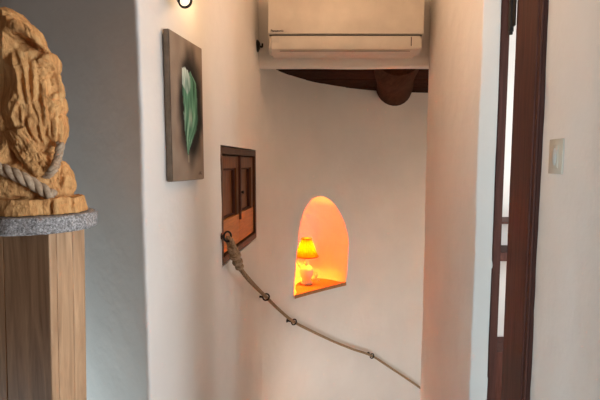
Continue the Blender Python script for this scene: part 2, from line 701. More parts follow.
def fl(p):
    return Vector((p.x, p.y, 0))


door = bpy.data.objects.new('door_1', None)
COL.objects.link(door)
struct(door, 'dark brown wooden door frame with a narrow bright gap beside the light switch', 'door')
pa, pb = fl(DP0 - WD * 0.03), fl(DP0 + WD * 0.002)
obj('door_frame_post', post(bmesh.new(), pa, pb, 0.024, 0, 2.2, 0, 0, 0.003, 0.003), M_BROWN, door)
pc, pd = fl(on_doorwall(510.5)), fl(on_doorwall(540.5))
obj('door_frame_post', post(bmesh.new(), pc + WD * 0.045, pd, 0.03, 0, 2.2, 0, 0, 0.010), M_BROWN, door)
bm = post(bmesh.new(), pc, pc + WD * 0.046, 0.02, 0, 2.2, 0, 0, 0.0, 0.002)
obj('door_rebate', bm, M_BROWN, door)
bm = bmesh.new()
for px in (532, 536):
    q = fl(on_doorwall(px, out=0.010))
    tube(bm, [Vector((q.x, q.y, 0)), Vector((q.x, q.y, 2.2))], 0.0035, 8)
obj('door_moulding', bm, M_BROWN, door)
bm = bmesh.new()
post(bm, pa, pd, 0.05, 2.12, 2.2, 0, 0, 0.006)
obj('door_head', bm, M_BROWN, door)
bm = bmesh.new()
hp = on_doorwall(511.5, 14, 0.008)
tube(bm, [hp + Vector((0, 0, -0.05)), hp + Vector((0, 0, 0.09))], 0.0075, 12)
tube(bm, [hp + Vector((0, 0, -0.058)), hp + Vector((0, 0, -0.048))], 0.0055, 12)
box(bm, hp + WD * 0.012 - WN * 0.002 + Vector((0, 0, 0.02)), (0.03, 0.004, 0.12), frame_from(WD))
obj('hinge', bm, M_IRON, door, smooth=True, angle=40)

# shelf unit glimpsed through the gap
sh = thing('shelf_unit', 'dark wooden shelf unit in the bright room seen through the door gap', 'shelf', (1.0, 2.2, 0))
bm = bmesh.new()
for x in (0.86, 1.40):
    box(bm, (x, 2.24, 0.7), (0.04, 0.2, 1.4), bevel=0.003)
obj('side_panel', bm, M_BROWN, sh)
SHZ = [at(505, y, 2.14).z for y in (223, 257, 352)]
for z, th in zip(SHZ[:2], (0.012, 0.045)):
    obj('shelf_board', box(bmesh.new(), (1.13, 2.24, z), (0.5, 0.2, th), bevel=0.003), M_BROWN, sh)
obj('base_cabinet', box(bmesh.new(), (1.13, 2.24, SHZ[2] / 2), (0.5, 0.2, SHZ[2]), bevel=0.003), M_BROWN, sh)

# ------------------------------------------------------------------ air conditioner
ac = thing('air_conditioner', 'cream split air conditioner mounted on the wall above the stair opening', 'air conditioner', (0.235, 2.395, 2.17))
X0, X1, YF = at(268, 20, 2.195).x, at(424, 20, 2.195).x, 2.195
ZB, ZS, ZT = at(345, 51.5, 2.205).z, at(345, 34.8, 2.195).z, 2.47


def extrude_profile(prof, x0, x1, bev=0.0, nseg=1):
    bm = bmesh.new()
    a = [bm.verts.new((x0, y, z)) for y, z in prof]
    b = [bm.verts.new((x1, y, z)) for y, z in prof]
    n = len(prof)
    for k in range(n):
        bm.faces.new((a[k], a[(k + 1) % n], b[(k + 1) % n], b[k]))
    f0 = bm.faces.new(a); f1 = bm.faces.new(b[::-1])
    if bev:
        bmesh.ops.bevel(bm, geom=list(f0.edges) + list(f1.edges), offset=bev, segments=3, affect='EDGES')
    return bm


body = [(2.395, ZT - 0.01), (2.395, ZB + 0.02), (2.36, ZB + 0.002), (2.26, ZB), (2.222, ZB + 0.004), (2.206, ZB + 0.012), (2.200, ZB + 0.026), (2.202, ZS - 0.003), (2.212, ZS + 0.001), (2.212, ZT - 0.03), (2.24, ZT - 0.01)]
obj('body', extrude_profile(body, X0 + 0.002, X1 - 0.002, 0.014), M_ACW, ac, smooth=True, angle=35)
panel = [(2.214, ZS + 0.004), (2.199, ZS + 0.004), (2.195, ZS + 0.008), (2.193, ZS + 0.06), (2.194, ZT - 0.03), (2.202, ZT - 0.008), (2.214, ZT - 0.003)]
obj('front_panel', extrude_profile(panel, X0, X1, 0.002), M_ACW, ac, smooth=True, angle=35)
vx0, vx1 = X0 + 0.058, X1 - 0.062
vane = [(2.2, ZS - 0.012), (2.1985, ZB + 0.026), (2.2035, ZB + 0.012), (2.218, ZB + 0.002), (2.226, ZB + 0.001), (2.226, ZB + 0.01), (2.21, ZS - 0.012)]
obj('air_vane', extrude_profile(vane, vx0, vx1, 0.001), M_ACW, ac, smooth=True, angle=35)
bm = bmesh.new()
box(bm, (vx1 + 0.0025, 2.206, (ZB + ZS) / 2 + 0.008), (0.004, 0.016, ZS - ZB - 0.034))
box(bm, ((X0 + X1) / 2, 2.2045, ZS - 0.001), (X1 - X0 - 0.012, 0.010, 0.005))
obj('panel_gap', bm, M_ACD, ac)
M_ACS = plain('air conditioner vane seam', (0.34, 0.30, 0.25), 0.6)
obj('vane_seam', box(bmesh.new(), ((vx0 + vx1) / 2, 2.2165, ZB + 0.003), (vx1 - vx0, 0.02, 0.0016)), M_ACS, ac)
obj('sticker', box(bmesh.new(), (X0 + 0.035, 2.2005, ZS - 0.024), (0.038, 0.0012, 0.024)), M_ACL, ac)
fc = bpy.data.curves.new('lettering', 'FONT')
fc.body = 'Panasonic'
fc.size = 0.0155
fc.extrude = 0.0004
fc.offset = 0.0003
fo = bpy.data.objects.new('tmp_font', fc)
COL.objects.link(fo)
fo.location = (X0 + 0.013, 2.1925, ZS + 0.014)
fo.rotation_euler = (R(90), 0, 0)
fo.scale = (1.05, 1, 1)
bpy.context.view_layer.update()
me = bpy.data.meshes.new_from_object(fo.evaluated_get(bpy.context.evaluated_depsgraph_get()))
me.transform(fo.matrix_world)
bpy.data.objects.remove(fo)
me.materials.clear(); me.materials.append(M_INK)
lo = bpy.data.objects.new('lettering', me)
COL.objects.link(lo)
lo.parent = ac
lo.matrix_parent_inverse = ac.matrix_world.inverted()

# ------------------------------------------------------------------ left wall frames of reference
LD = (Vector((C[0], C[1], 0)) - Vector((B[0], B[1], 0))).normalized()
LN = Vector((LD.y, -LD.x, 0))
LP = Vector((B[0], B[1], 0))
KD = (Vector((B[0], B[1], 0)) - Vector((A[0], A[1], 0))).normalized()
KN = Vector((KD.y, -KD.x, 0))
KP = Vector((A[0], A[1], 0))


def on_left(px, py, out=0.0):
    return on_plane(px, py, LP + LN * out, LN)


def on_strip(px, py, out=0.0):
    return on_plane(px, py, KP + KN * out, KN)


# ------------------------------------------------------------------ wall cabinet
c0 = fl(on_left(221.5, 200)); c1 = fl(on_left(256.0, 200))
ZC0, ZC1 = 1.200, 1.664
cw = (c1 - c0).length
mid = (c0 + c1) / 2
RM = frame_from(LD)          # along, out of the wall, up
bm = bmesh.new()
box(bm, mid + Vector((0, 0, (ZC0 + ZC1) / 2)), (cw + 0.012, 0.11, ZC1 - ZC0 + 0.012), RM)
cut(wall_left, obj('recess_cutter', bm))
cab = thing('wall_cabinet', 'small dark brown two-door wooden cabinet let into the left wall', 'cabinet', mid + Vector((0, 0, ZC0)))


def cabbox(bm, s, z, ds, dz, out, thick, bevel=0.002):
    p = c0 + LD * s + LN * out + Vector((0, 0, ZC0 + z))
    return box(bm, p, (ds, thick, dz), RM, bevel)


H = ZC1 - ZC0
fw = 0.022
bm = bmesh.new()
cabbox(bm, cw / 2, H - 0.014, cw, 0.028, -0.022, 0.046)
cabbox(bm, cw / 2, 0.014, cw, 0.028, -0.022, 0.046)
cabbox(bm, fw / 2, H / 2, fw, H - 0.056, -0.022, 0.046)
cabbox(bm, cw - fw / 2, H / 2, fw, H - 0.056, -0.022, 0.046)
obj('cabinet_frame', bm, M_FRAME, cab)
obj('back_panel', cabbox(bmesh.new(), cw / 2, H / 2, cw - 0.04, H - 0.04, -0.048, 0.008), M_BROWN, cab)
dw = (cw - 2 * fw - 0.01) / 2
for k in (0, 1):
    s0 = fw + 0.003 + k * (dw + 0.004)
    zb, zt = 0.034, H - 0.034
    rail = 0.135
    bm = bmesh.new()
    st = 0.045
    cabbox(bm, s0 + st / 2, (zb + rail + zt) / 2, st, zt - zb - rail, -0.022, 0.022)
    cabbox(bm, s0 + dw - st / 2, (zb + rail + zt) / 2, st, zt - zb - rail, -0.022, 0.022)
    cabbox(bm, s0 + dw / 2, zt - 0.026, dw - 2 * st, 0.052, -0.022, 0.022)
    d = obj('cabinet_door', bm, M_CAB, cab)
    obj('bottom_rail', cabbox(bmesh.new(), s0 + dw / 2, zb + rail / 2, dw, rail - 0.001, -0.021, 0.022), M_CABL, d)
    obj('door_panel', cabbox(bmesh.new(), s0 + dw / 2, (zb + rail + zt - 0.052) / 2, dw - 2 * st + 0.006, zt - 0.05 - zb - rail + 0.004, -0.035, 0.008), M_CAB, d)
    bm = bmesh.new()
    z0_, z1_ = zb + rail, zt - 0.052
    for (s, z, ds, dz) in ((s0 + st + 0.004, (z0_ + z1_) / 2, 0.008, z1_ - z0_), (s0 + dw - st - 0.004, (z0_ + z1_) / 2, 0.008, z1_ - z0_), (s0 + dw / 2, z0_ + 0.004, dw - 2 * st - 0.016, 0.008), (s0 + dw / 2, z1_ - 0.004, dw - 2 * st - 0.016, 0.008)):
        cabbox(bm, s, z, ds, dz, -0.026, 0.014, 0.003)
    obj('panel_moulding', bm, M_BROWN, d)
    if k == 1:
        bm = bmesh.new()
        q = c0 + LD * (s0 + 0.022) + LN * (-0.011) + Vector((0, 0, ZC0 + 0.265))
        ax = Matrix((LD, Vector((0, 0, 1)), LN)).transposed()
        lathe(bm, [(0.0, 0.018), (0.006, 0.017), (0.008, 0.012), (0.004, 0.006), (0.004, 0.0), (0, 0)], q, 16, ax)
        box(bm, q + Vector((0, 0, -0.022)), (0.012, 0.003, 0.03), RM, 0.001)
        obj('key_knob', bm, M_IRON, d, smooth=True, angle=40)
bm = bmesh.new()
cabbox(bm, fw + dw + 0.005, (0.034 + 0.105 + H - 0.03) / 2, 0.016, H - 0.17, -0.008, 0.012, 0.003)
obj('centre_batten', bm, M_BROWN, cab)

# ------------------------------------------------------------------ painting
PT = 0.017
p0 = fl(on_strip(170.5, 100, PT + 0.004)); p1 = fl(on_strip(202.5, 100, PT + 0.004))
pw = (p1 - p0).length
zb_ = (on_strip(170.5, 184, PT).z + on_strip(202.5, 177.5, PT).z) / 2
zt_ = (on_strip(170.5, 28, PT).z + on_strip(202.5, 51.5, PT).z) / 2
KM = frame_from(KD)
pc_ = (p0 + p1) / 2
paint = thing('painting', 'unframed upright canvas with a green leaf shape on a dark brown ground', 'painting', pc_ + Vector((0, 0, zb_)))
t = NT('raw canvas', 0.9, 0, 0.2)
v = t.coord()
t.l(t.ramp(t.noise(v, 30, 4), [(0.3, (0.20, 0.15, 0.11)), (0.7, (0.29, 0.225, 0.17))]), t.b.inputs['Base Color'])
M_CANV = t.m
t = NT('oil paint', 0.6, 0, 0.3)
ca = t.n('ShaderNodeVertexColor')
ca.layer_name = 'paint'
t.l(ca.outputs['Color'], t.b.inputs['Base Color'])
v = t.coord()
t.bump(t.noise(v, 160, 4), 0.3, 0.002)
M_PAINT = t.m
bm = bmesh.new()
box(bm, pc_ - KN * (PT / 2 + 0.001) + Vector((0, 0, (zb_ + zt_) / 2)), (pw, PT, zt_ - zb_), KM, 0.003)
obj('stretched_canvas', bm, M_CANV, paint)


def sst(a, b, x):
    t_ = max(0.0, min(1.0, (x - a) / (b - a)))
    return t_ * t_ * (3 - 2 * t_)


def mix3(a, b, f):
    return tuple(x + (y - x) * f for x, y in zip(a, b))


def picture(u, w):
    """u: 0 left..1 right, w: 0 top..1 bottom"""
    nz_ = noise.noise(Vector((u * 6, w * 9, 0.3)))
    fine = noise.noise(Vector((u * 30, w * 12, 4.1)))
    col = mix3((0.235, 0.17, 0.125), (0.31, 0.24, 0.18), 0.5 + nz_ * 0.6)
    d = math.hypot((u - 0.60) / 0.42, (w - 0.47) / 0.43)
    col = mix3((0.008, 0.007, 0.006), col, sst(0.66, 1.18, d + nz_ * 0.12))
    # the long leaf: nearly straight sides, drawn to a point at the foot; a pale hooded tip folded over its top
    k = sst(0.20, 0.30, w) * (1 - sst(0.52, 0.86, w) ** 1.2) if 0.20 < w < 0.86 else 0
    cx = 0.585 - 0.10 * sst(0.5, 0.86, w) + 0.02 * math.sin(w * 14)
    half = 0.225 * k
    e = (u - cx) / max(half, 1e-3)
    if abs(e) < 1 + 0.16 * fine and half > 0.008:
        streak = noise.noise(Vector((e * 3.2 + w * 3.0, w * 4.5, 9.0))) + 0.5 * noise.noise(Vector((e * 9 + w * 6, w * 7, 3.0)))
        g = mix3((0.03, 0.12, 0.07), (0.17, 0.42, 0.26), 0.5 + streak)
        g = mix3(g, (0.38, 0.60, 0.45), sst(0.25, 0.7, streak + 0.25 * fine))
        g = mix3(g, (0.012, 0.04, 0.025), sst(0.7, 1.0, abs(e)) * 0.6)
        if abs(u - 0.565) < 0.05 and abs(w - 0.55) < 0.085:
            g = mix3(g, (0.42, 0.55, 0.43), 0.75 * (1 - abs(w - 0.55) / 0.085))
        col = g
    hx, hy = (u - 0.455 - 0.30 * (w - 0.28)) / 0.135, (w - 0.285) / 0.085
    if hx * hx + hy * hy < 1 + 0.35 * fine:
        col = mix3((0.14, 0.28, 0.22), (0.58, 0.70, 0.64), max(0, min(1, 0.55 - hx * 0.35 - hy * 0.5 + 0.7 * fine)))
    if abs(u - 0.485) < 0.022 and 0.82 < w < 0.875:
        col = mix3(col, (0.36, 0.31, 0.22), 0.7)
    if 0.80 < u < 0.92 and 0.945 < w < 0.965 and noise.noise(Vector((u * 90, w * 90, 2))) > 0:
        col = (0.10, 0.07, 0.05)
    return col


bm = bmesh.new()
lay = bm.loops.layers.color.new('paint') if False else bm.verts.layers.float_color.new('paint')
NU, NV = 70, 130
grid = []
for j in range(NV + 1):
    row = []
    for i in range(NU + 1):
        u, w = i / NU, j / NV
        p = p0.lerp(p1, 0.004 + u * 0.992) + KN * 0.0006
        p = Vector((p.x, p.y, zt_ - 0.002 - (zt_ - zb_ - 0.004) * w))
        vt = bm.verts.new(p)
        vt[lay] = (*picture(u, w), 1)
        row.append(vt)
    grid.append(row)
for j in range(NV):
    for i in range(NU):
        bm.faces.new((grid[j][i], grid[j + 1][i], grid[j + 1][i + 1], grid[j][i + 1]))
obj('painted_face', bm, M_PAINT, paint, smooth=True)

# ------------------------------------------------------------------ spot lamp over the painting
hd = on_strip(183, -1.5, 0.04)
sp = hd - KN * 0.04
spot = thing('wall_spotlight', 'small black ring-shaped spotlight on the wall above the painting', 'lamp', sp)
AXK = Matrix((KD, Vector((0, 0, 1)), KN)).transposed()
bm = bmesh.new()
lathe(bm, [(0, 0.0), (0.022, 0.0), (0.022, 0.006), (0.008, 0.010), (0.006, 0.012), (0, 0.012)], sp + Vector((0, 0, 0.03)), 20, AXK)
tube(bm, catmull([sp + Vector((0, 0, 0.03)) + KN * 0.008, sp + Vector((0, 0, 0.03)) + KN * 0.03, sp + KN * 0.038 + Vector((0, 0, 0.015))], 6), 0.004, 8)
obj('bracket', bm, M_IRON, spot, smooth=True, angle=40)
tilt = Vector((-0.50, 0.60, 0.62)).to_track_quat('Z', 'Y').to_matrix()      # the head looks down into the room
bm = bmesh.new()
lathe(bm, [(0.0, 0.022), (0.010, 0.021), (0.017, 0.012), (0.0195, -0.012), (0.0205, -0.018), (0.0150, -0.018), (0.0145, -0.010), (0.0, -0.006)], hd, 24, tilt)
obj('lamp_head', bm, M_IRON, spot, smooth=True, angle=40)
t = NT('lit spot lens', 0.3)
t.b.inputs['Base Color'].default_value = (0.9, 0.85, 0.75, 1)
t.b.inputs['Emission Color'].default_value = (1.0, 0.80, 0.55, 1)
t.b.inputs['Emission Strength'].default_value = 1.1
bm = bmesh.new()
lathe(bm, [(0.0, -0.0165), (0.012, -0.0155), (0.0155, -0.0135), (0.0155, -0.011), (0, -0.011)], hd, 20, tilt)
obj('lens', bm, t.m, spot, smooth=True)
bulb('spotlight_glow', hd + LD * 0.10 + LN * 0.05 + Vector((0, 0, 0.05)), 0.4, (1.0, 0.62, 0.28), 0.015)

# dark iron hook beside the air conditioner
hk = on_left(256.5, 46, 0.0)
bm = bmesh.new()
AXL = Matrix((LD, Vector((0, 0, 1)), LN)).transposed()
lathe(bm, [(0, 0.0), (0.020, 0.0), (0.022, 0.004), (0.019, 0.012), (0.012, 0.018), (0, 0.021)], hk, 20, AXL)
for v in bm.verts:
    v.co.z = hk.z + (v.co.z - hk.z) * 1.5
tube(bm, catmull([hk + LN * 0.016, hk + LN * 0.030 + Vector((0, 0, -0.006)), hk + LN * 0.032 + Vector((0, 0, 0.012))], 5), 0.005, 8)
tag(obj('wall_hook', bm, M_IRON, smooth=True, angle=40), 'small dark iron hook on the wall beside the air conditioner', 'hook')

# ------------------------------------------------------------------ light switch
SWN = (Vector((G_[0], G_[1], 0)) - Vector((F_[0], F_[1], 0))).normalized()
SN = Vector((SWN.y, -SWN.x, 0))
if SN.x > 0:
    SN = -SN
SP = Vector((F_[0], F_[1], 0))
s0 = on_plane(550.2, 156.5, SP, SN); s1 = on_plane(563.2, 156.5, SP, SN)
scn = (s0 + s1) / 2
sw_w = (s1 - s0).length
SM = frame_from(SWN)
sw = thing('light_switch', 'cream rectangular light switch on the wall beside the brown door frame', 'light switch', scn)
obj('cover_plate', box(bmesh.new(), scn + SN * 0.0012, (sw_w * 1.05, 0.0026, 0.079), SM, 0.001), M_PLATE, sw, smooth=True, angle=40)
bm = bmesh.new()
AXS = Matrix((SWN, Vector((0, 0, 1)), SN)).transposed()
for v in box(bm, scn + SN * 0.0030, (sw_w * 0.46, 0.002, 0.052), SM, 0.0015).verts:
    pass
obj('switch_surround', bm, M_PLATE, sw, smooth=True, angle=40)
bm = bmesh.new()
bmesh.ops.create_uvsphere(bm, u_segments=20, v_segments=12, radius=1.0, matrix=Matrix.Translation(scn + SN * 0.0042) @ AXS.to_4x4() @ Matrix.Diagonal((sw_w * 0.14, 0.021, 0.005, 1)))
obj('rocker', bm, M_ROCK, sw, smooth=True)

# ------------------------------------------------------------------ rope handrail and its iron rings
off = 0.055
r1 = on_left(227.5, 236.5, 0.026)
r2 = on_cyl(266, 297, CR - off)
r3 = on_cyl(294, 322, CR - off)
r4 = on_cyl(372, 356, CR - off)
r5 = on_cyl(421, 388.5, CR - off)


def radial(p):
    d = Vector((p.x - CX, p.y - CY, 0)).normalized()
    return d


RF = Vector((LN + Vector((0.15, -0.75, 0.1)))).normalized()       # the first ring faces out into the passage
RING_ROT = RF.to_track_quat('Z', 'Y').to_matrix()
ring_names = ['black iron ring at the lower corner of the wall cabinet, holding the rope end',
              'black iron ring carrying the rope, just below the cabinet on the round wall',
              'black iron ring carrying the rope, below the left corner of the lamp niche',
              'black iron ring carrying the rope, lowest and nearest the stair opening edge']
tang = [(Vector(r2) - Vector(r1)).normalized(), (Vector(r3) - Vector(r1)).normalized(), (Vector(r4) - Vector(r2)).normalized(), (Vector(r5) - Vector(r3)).normalized()]
for i, (p, tg) in enumerate(zip((r1, r2, r3, r4), tang)):
    n_ = -LN if i == 0 else radial(p)
    e = thing('rope_ring', ring_names[i], 'ring', p + n_ * (0.026 if i == 0 else off), 'iron rings holding the handrail rope')
    bm = bmesh.new()
    if i == 0:
        torus(bm, p, RING_ROT, 0.019, 0.004, 28, 10)
    else:
        a1 = n_
        a2 = tg.cross(a1).normalized()
        a1 = a2.cross(tg).normalized()
        rot = Matrix((a1, a2, tg)).transposed()
        torus(bm, p, rot, 0.0185, 0.0048, 28, 10)
    obj('ring', bm, M_IRON, e, smooth=True)
    bm = bmesh.new()
    q0 = p + n_ * (0.012 if i == 0 else 0.020)
    q1 = p + n_ * ((0.026 if i == 0 else off) + 0.012)
    tube(bm, [q0, q1], 0.006, 10)
    ax = n_.to_track_quat('Z', 'Y').to_matrix()
    lathe(bm, [(0, -0.008), (0.012, -0.008), (0.014, -0.004), (0.014, 0.012), (0, 0.012)], q1 - n_ * 0.008, 16, ax)
    obj('eye_bolt', bm, M_IRON, e, smooth=True, angle=40)

rope = thing('rope_handrail', 'twisted hemp rope handrail slung through iron rings down the round stair wall', 'rope', r1)
RR = 0.0098
g = Vector((0, 0, -1))
s_end = on_left(238.5, 266, 0.05)
mid1 = on_left(250.5, 281.5, 0.065)
pull = (s_end - r1).normalized()
rdn = (pull - RF * pull.dot(RF)).normalized()
low = r1 + rdn * 0.019                                   # where the eye bears on the ring
a_ = low + (s_end - low).normalized() * 0.028
main = [a_, a_.lerp(s_end, 0.5) + g * 0.004, s_end, mid1, r2, (r2 + r3) / 2 + radial((r2 + r3) / 2) * 0.01, r3]
m34 = on_cyl(333, 341.3, CR - off + 0.006)
m45 = on_cyl(389, 366.8, CR - off + 0.006)
main += [on_cyl(313, 331.8, CR - off + 0.004), m34, on_cyl(353, 349.3, CR - off + 0.004), r4, m45, r5, on_cyl(440, 404, CR - off), on_cyl(470, 432, CR - off)]
bm = bmesh.new()
twisted(bm, catmull(main, 10), RR, 0.052, 3, 8)
obj('main_rope', bm, M_ROPE, rope, smooth=True)
# the eye round the first ring and the spliced tail
bm = bmesh.new()
dirn = (s_end - a_).normalized()
sid = dirn.cross(LN).normalized()
hole = r1 + rdn * 0.006
eye = [a_ + dirn * 0.030 + RF * 0.004, a_ + RF * 0.012, low + RF * 0.0135, hole + RF * 0.004, hole - RF * 0.006, low - RF * 0.0135, a_ - RF * 0.012, a_ + dirn * 0.030 - RF * 0.004]
twisted(bm, catmull(eye, 8), 0.0085, 0.04, 3, 8)
obj('eye_loop', bm, M_ROPE, rope, smooth=True)
bm = bmesh.new()
sp0, sp1 = a_ + dirn * 0.004, s_end + (mid1 - s_end) * 0.1
L_ = (sp1 - sp0)
for k in range(3):
    q = []
    for i in range(60):
        t_ = i / 59
        c = sp0 + L_ * t_
        a = 2 * PI * (t_ * 3.2 + k / 3)
        rr = (0.0125 + 0.004 * math.sin(PI * min(1, t_ * 1.2) ** 0.8)) * (1 - 0.25 * t_)
        q.append(c + (LN * math.cos(a) + sid * math.sin(a)) * rr)
    tube(bm, q, lambda t_: 0.0062 * (1 - 0.4 * t_), 8)
    q2 = []
    for i in range(60):
        t_ = i / 59
        c = sp0 + L_ * t_
        a = -2 * PI * (t_ * 2.6 + k / 3)
        rr = (0.0130 + 0.004 * math.sin(PI * min(1, t_ * 1.2) ** 0.8)) * (1 - 0.25 * t_)
        q2.append(c + (LN * math.cos(a) + sid * math.sin(a)) * rr)
    tube(bm, q2, lambda t_: 0.0055 * (1 - 0.4 * t_), 8)
obj('splice', bm, M_ROPE, rope, smooth=True)
for t_, r_ in ((0.42, 0.0225), (0.72, 0.0205), (0.95, 0.0165)):
    bm = bmesh.new()
    q = dirn.to_track_quat('Z', 'Y').to_matrix()
    for e_ in (-0.004, 0.0, 0.004):
        torus(bm, sp0 + L_ * t_ + dirn * e_, q, r_ - 0.001, 0.0024, 24, 6)
    obj('whipping', bm, M_ROPE2, rope, smooth=True)

# ------------------------------------------------------------------ niche shelf and lamp
sd = (nr - nl).normalized()
M_SHELF = wood('terracotta shelf wood', (0.30, 0.12, 0.04), (0.50, 0.22, 0.08), (14, 14, 3))
bm = bmesh.new()
dep = 0.235
fr = [nl - NAX * 0.006, nr - NAX * 0.006]
top, bot = [], []
SEG = 12
TH = 0.026
front = []
for i in range(SEG + 1):
    q = nl.lerp(nr, 0.01 + 0.98 * i / SEG)
    q2 = on_cyl(300, 200)
    d = Vector((q.x - CX, q.y - CY, 0)).normalized()
    arc = Vector((CX, CY, q.z)) + d * (CR - 0.010)
    front.append(arc.lerp(q - NAX * 0.010, 0.75))
back = []
for i in range(SEG + 1):
    t_ = i / SEG
    q = nl.lerp(nr, 0.08 + 0.84 * t_) + NAX * (dep * (1 - abs(2 * t_ - 1) ** 3) + 0.02)
    back.append(q)
poly = front + back[::-1]
tv = [bm.verts.new(p + Vector((0, 0, 0.004))) for p in poly]
bv = [bm.verts.new(p + Vector((0, 0, 0.004 - TH))) for p in poly]
bm.faces.new(tv); bm.faces.new(bv[::-1])
for k in range(len(poly)):
    k2 = (k + 1) % len(poly)
    bm.faces.new((tv[k], tv[k2], bv[k2], bv[k]))
tag(obj('niche_shelf', bm, M_SHELF, angle=40), 'brown wooden sill board at the bottom of the arched niche', 'shelf')

LX = at(306.5, 286, 3.27)
tt = (Vector((LX.x, LX.y, 0)) - fl(nl)).dot(fl(nr) - fl(nl)) / (fl(nr) - fl(nl)).length_squared
LZ = nl.z + (nr.z - nl.z) * tt + 0.0105
LB = Vector((LX.x, LX.y, LZ))
sc_ = 3.27 / FOC


def lz(py):                                        # heights of the lamp's pieces read off at its distance
    return at(306.5, py, LX.y).z


lamp = thing('table_lamp', 'small lit table lamp with orange shade standing in the arched niche', 'lamp', LB)
t = NT('white lamp base', 0.3)
t.b.inputs['Base Color'].default_value = (0.75, 0.68, 0.55, 1)
M_LB = t.m
zs0, zs1 = lz(256), lz(238.5)
bh = zs0 - LZ
bm = bmesh.new()
prof = [(0, 0), (0.046, 0.0), (0.048, 0.008), (0.044, 0.016), (0.036, 0.02), (0.040, 0.035), (0.052, 0.06), (0.055, 0.085), (0.046, 0.11), (0.028, 0.125), (0.020, 0.135), (0.024, 0.142), (0.018, 0.15), (0.015, 0.17)]
k_ = bh / 0.19
lathe(bm, [(r * 0.95, z * k_) for r, z in prof] + [(0.02, 0.18 * k_), (0.012, 0.185 * k_), (0.010, bh + 0.03), (0, bh + 0.03)], LB, 28)
obj('lamp_base', bm, M_LB, lamp, smooth=True, angle=45)
for sgn in (-1, 1):
    bm = bmesh.new()
    if sgn < 0:
        q = [(0.035, 0.10), (0.06, 0.125), (0.078, 0.16), (0.084, 0.185), (0.078, 0.195), (0.072, 0.188)]
    else:
        q = [(0.045, 0.03), (0.068, 0.035), (0.082, 0.055), (0.078, 0.078), (0.064, 0.074), (0.062, 0.06), (0.08, 0.03), (0.10, 0.022)]
    tube(bm, catmull([LB + Vector((sgn * a, -0.01, b * k_)) for a, b in q], 6), 0.0042, 8)
    obj('scroll_arm', bm, M_LB, lamp, smooth=True)
m = bpy.data.materials.new('orange shade')
m.use_nodes = True
nt_ = m.node_tree
nt_.nodes.clear()
out = nt_.nodes.new('ShaderNodeOutputMaterial')
df = nt_.nodes.new('ShaderNodeBsdfDiffuse'); df.inputs[0].default_value = (0.45, 0.16, 0.015, 1)
tr = nt_.nodes.new('ShaderNodeBsdfTranslucent'); tr.inputs[0].default_value = (0.22, 0.070, 0.004, 1)
mx = nt_.nodes.new('ShaderNodeMixShader'); mx.inputs[0].default_value = 0.5
nt_.links.new(df.outputs[0], mx.inputs[1]); nt_.links.new(tr.outputs[0], mx.inputs[2]); nt_.links.new(mx.outputs[0], out.inputs[0])
M_SHADE = m
rt, rb = 5.0 * sc_, 11.8 * sc_
bm = bmesh.new()
seg = 40
rings = []
for i in range(9):
    t_ = i / 8
    z = zs1 + (zs0 - zs1) * t_
    r = rt + (rb - rt) * (t_ ** 1.15)
    rings.append([bm.verts.new((LB.x + r * (1 + 0.02 * math.cos(k * PI)) * math.cos(2 * PI * k / seg), LB.y + r * (1 + 0.02 * math.cos(k * PI)) * math.sin(2 * PI * k / seg), z)) for k in range(seg)])
for a, b in zip(rings[:-1], rings[1:]):
    for k in range(seg):
        bm.faces.new((a[k], b[k], b[(k + 1) % seg], a[(k + 1) % seg]))
obj('lamp_shade', bm, M_SHADE, lamp)
M_TRIM = plain('shade trim', (0.30, 0.10, 0.03), 0.7)
obj('shade_trim', torus(bmesh.new(), (LB.x, LB.y, zs0), Matrix.Identity(3), rb, 0.004, 36, 6), M_TRIM, lamp, smooth=True)
obj('shade_trim', torus(bmesh.new(), (LB.x, LB.y, zs1), Matrix.Identity(3), rt, 0.004, 36, 6), M_TRIM, lamp, smooth=True)
t = NT('lit bulb', 0.3)
t.b.inputs['Emission Color'].default_value = (1.0, 0.5, 0.12, 1)
t.b.inputs['Emission Strength'].default_value = 6
bm = bmesh.new()
zb2 = zs0 + (zs1 - zs0) * 0.42
lathe(bm, [(0, -0.025), (0.008, -0.022), (0.015, -0.005), (0.016, 0.008), (0.010, 0.022), (0, 0.027)], (LB.x, LB.y, zb2), 16)
obj('light_bulb', bm, t.m, lamp, smooth=True)
for dx in (-0.028, 0.028):
    bulb('niche_lamp_light', (LB.x + dx * 0.9, LB.y, zb2 + 0.004), 15.0, (1.0, 0.155, 0.001), 0.010)

# ------------------------------------------------------------------ pedestal
PCX, PCY = -0.560, 0.915
ped = thing('pedestal', 'square pine plank column under a round stone slab at the left edge', 'pedestal', (PCX, PCY, 0))
ZSL = 1.4957          # top of the slab
ST = 0.034
hw, hd_ = 0.066, 0.047
rotp = Matrix.Rotation(R(-17), 3, 'Z')


def pbox(x0, x1, y0, y1, z0, z1, bevel=0.0025):
    bm = bmesh.new()
    c = rotp @ Vector(((x0 + x1) / 2, (y0 + y1) / 2, 0)) + Vector((PCX + 0.010, PCY, (z0 + z1) / 2))
    box(bm, c, (x1 - x0, y1 - y0, z1 - z0), rotp, bevel)
    for v in bm.verts:                                # the old column leans a little
        v.co.x -= (ZSL - v.co.z) * 0.03
    return bm


zt = ZSL - ST
obj('plank', pbox(-hw - 0.016, -hw + 0.0085, -hd_, hd_, 0, zt), M_PINE, ped)
obj('plank', pbox(-hw + 0.0095, hw, -hd_, -hd_ + 0.018, 0, zt), M_PINE, ped)
obj('plank', pbox(hw - 0.018, hw, -hd_ + 0.0185, 0.012, 0, zt), M_PINE, ped)
obj('plank', pbox(hw - 0.018, hw - 0.0008, 0.0128, hd_, 0, zt), M_PINE, ped)
obj('plank', pbox(-hw + 0.0095, hw - 0.019, hd_ - 0.018, hd_, 0, zt), M_PINE, ped)

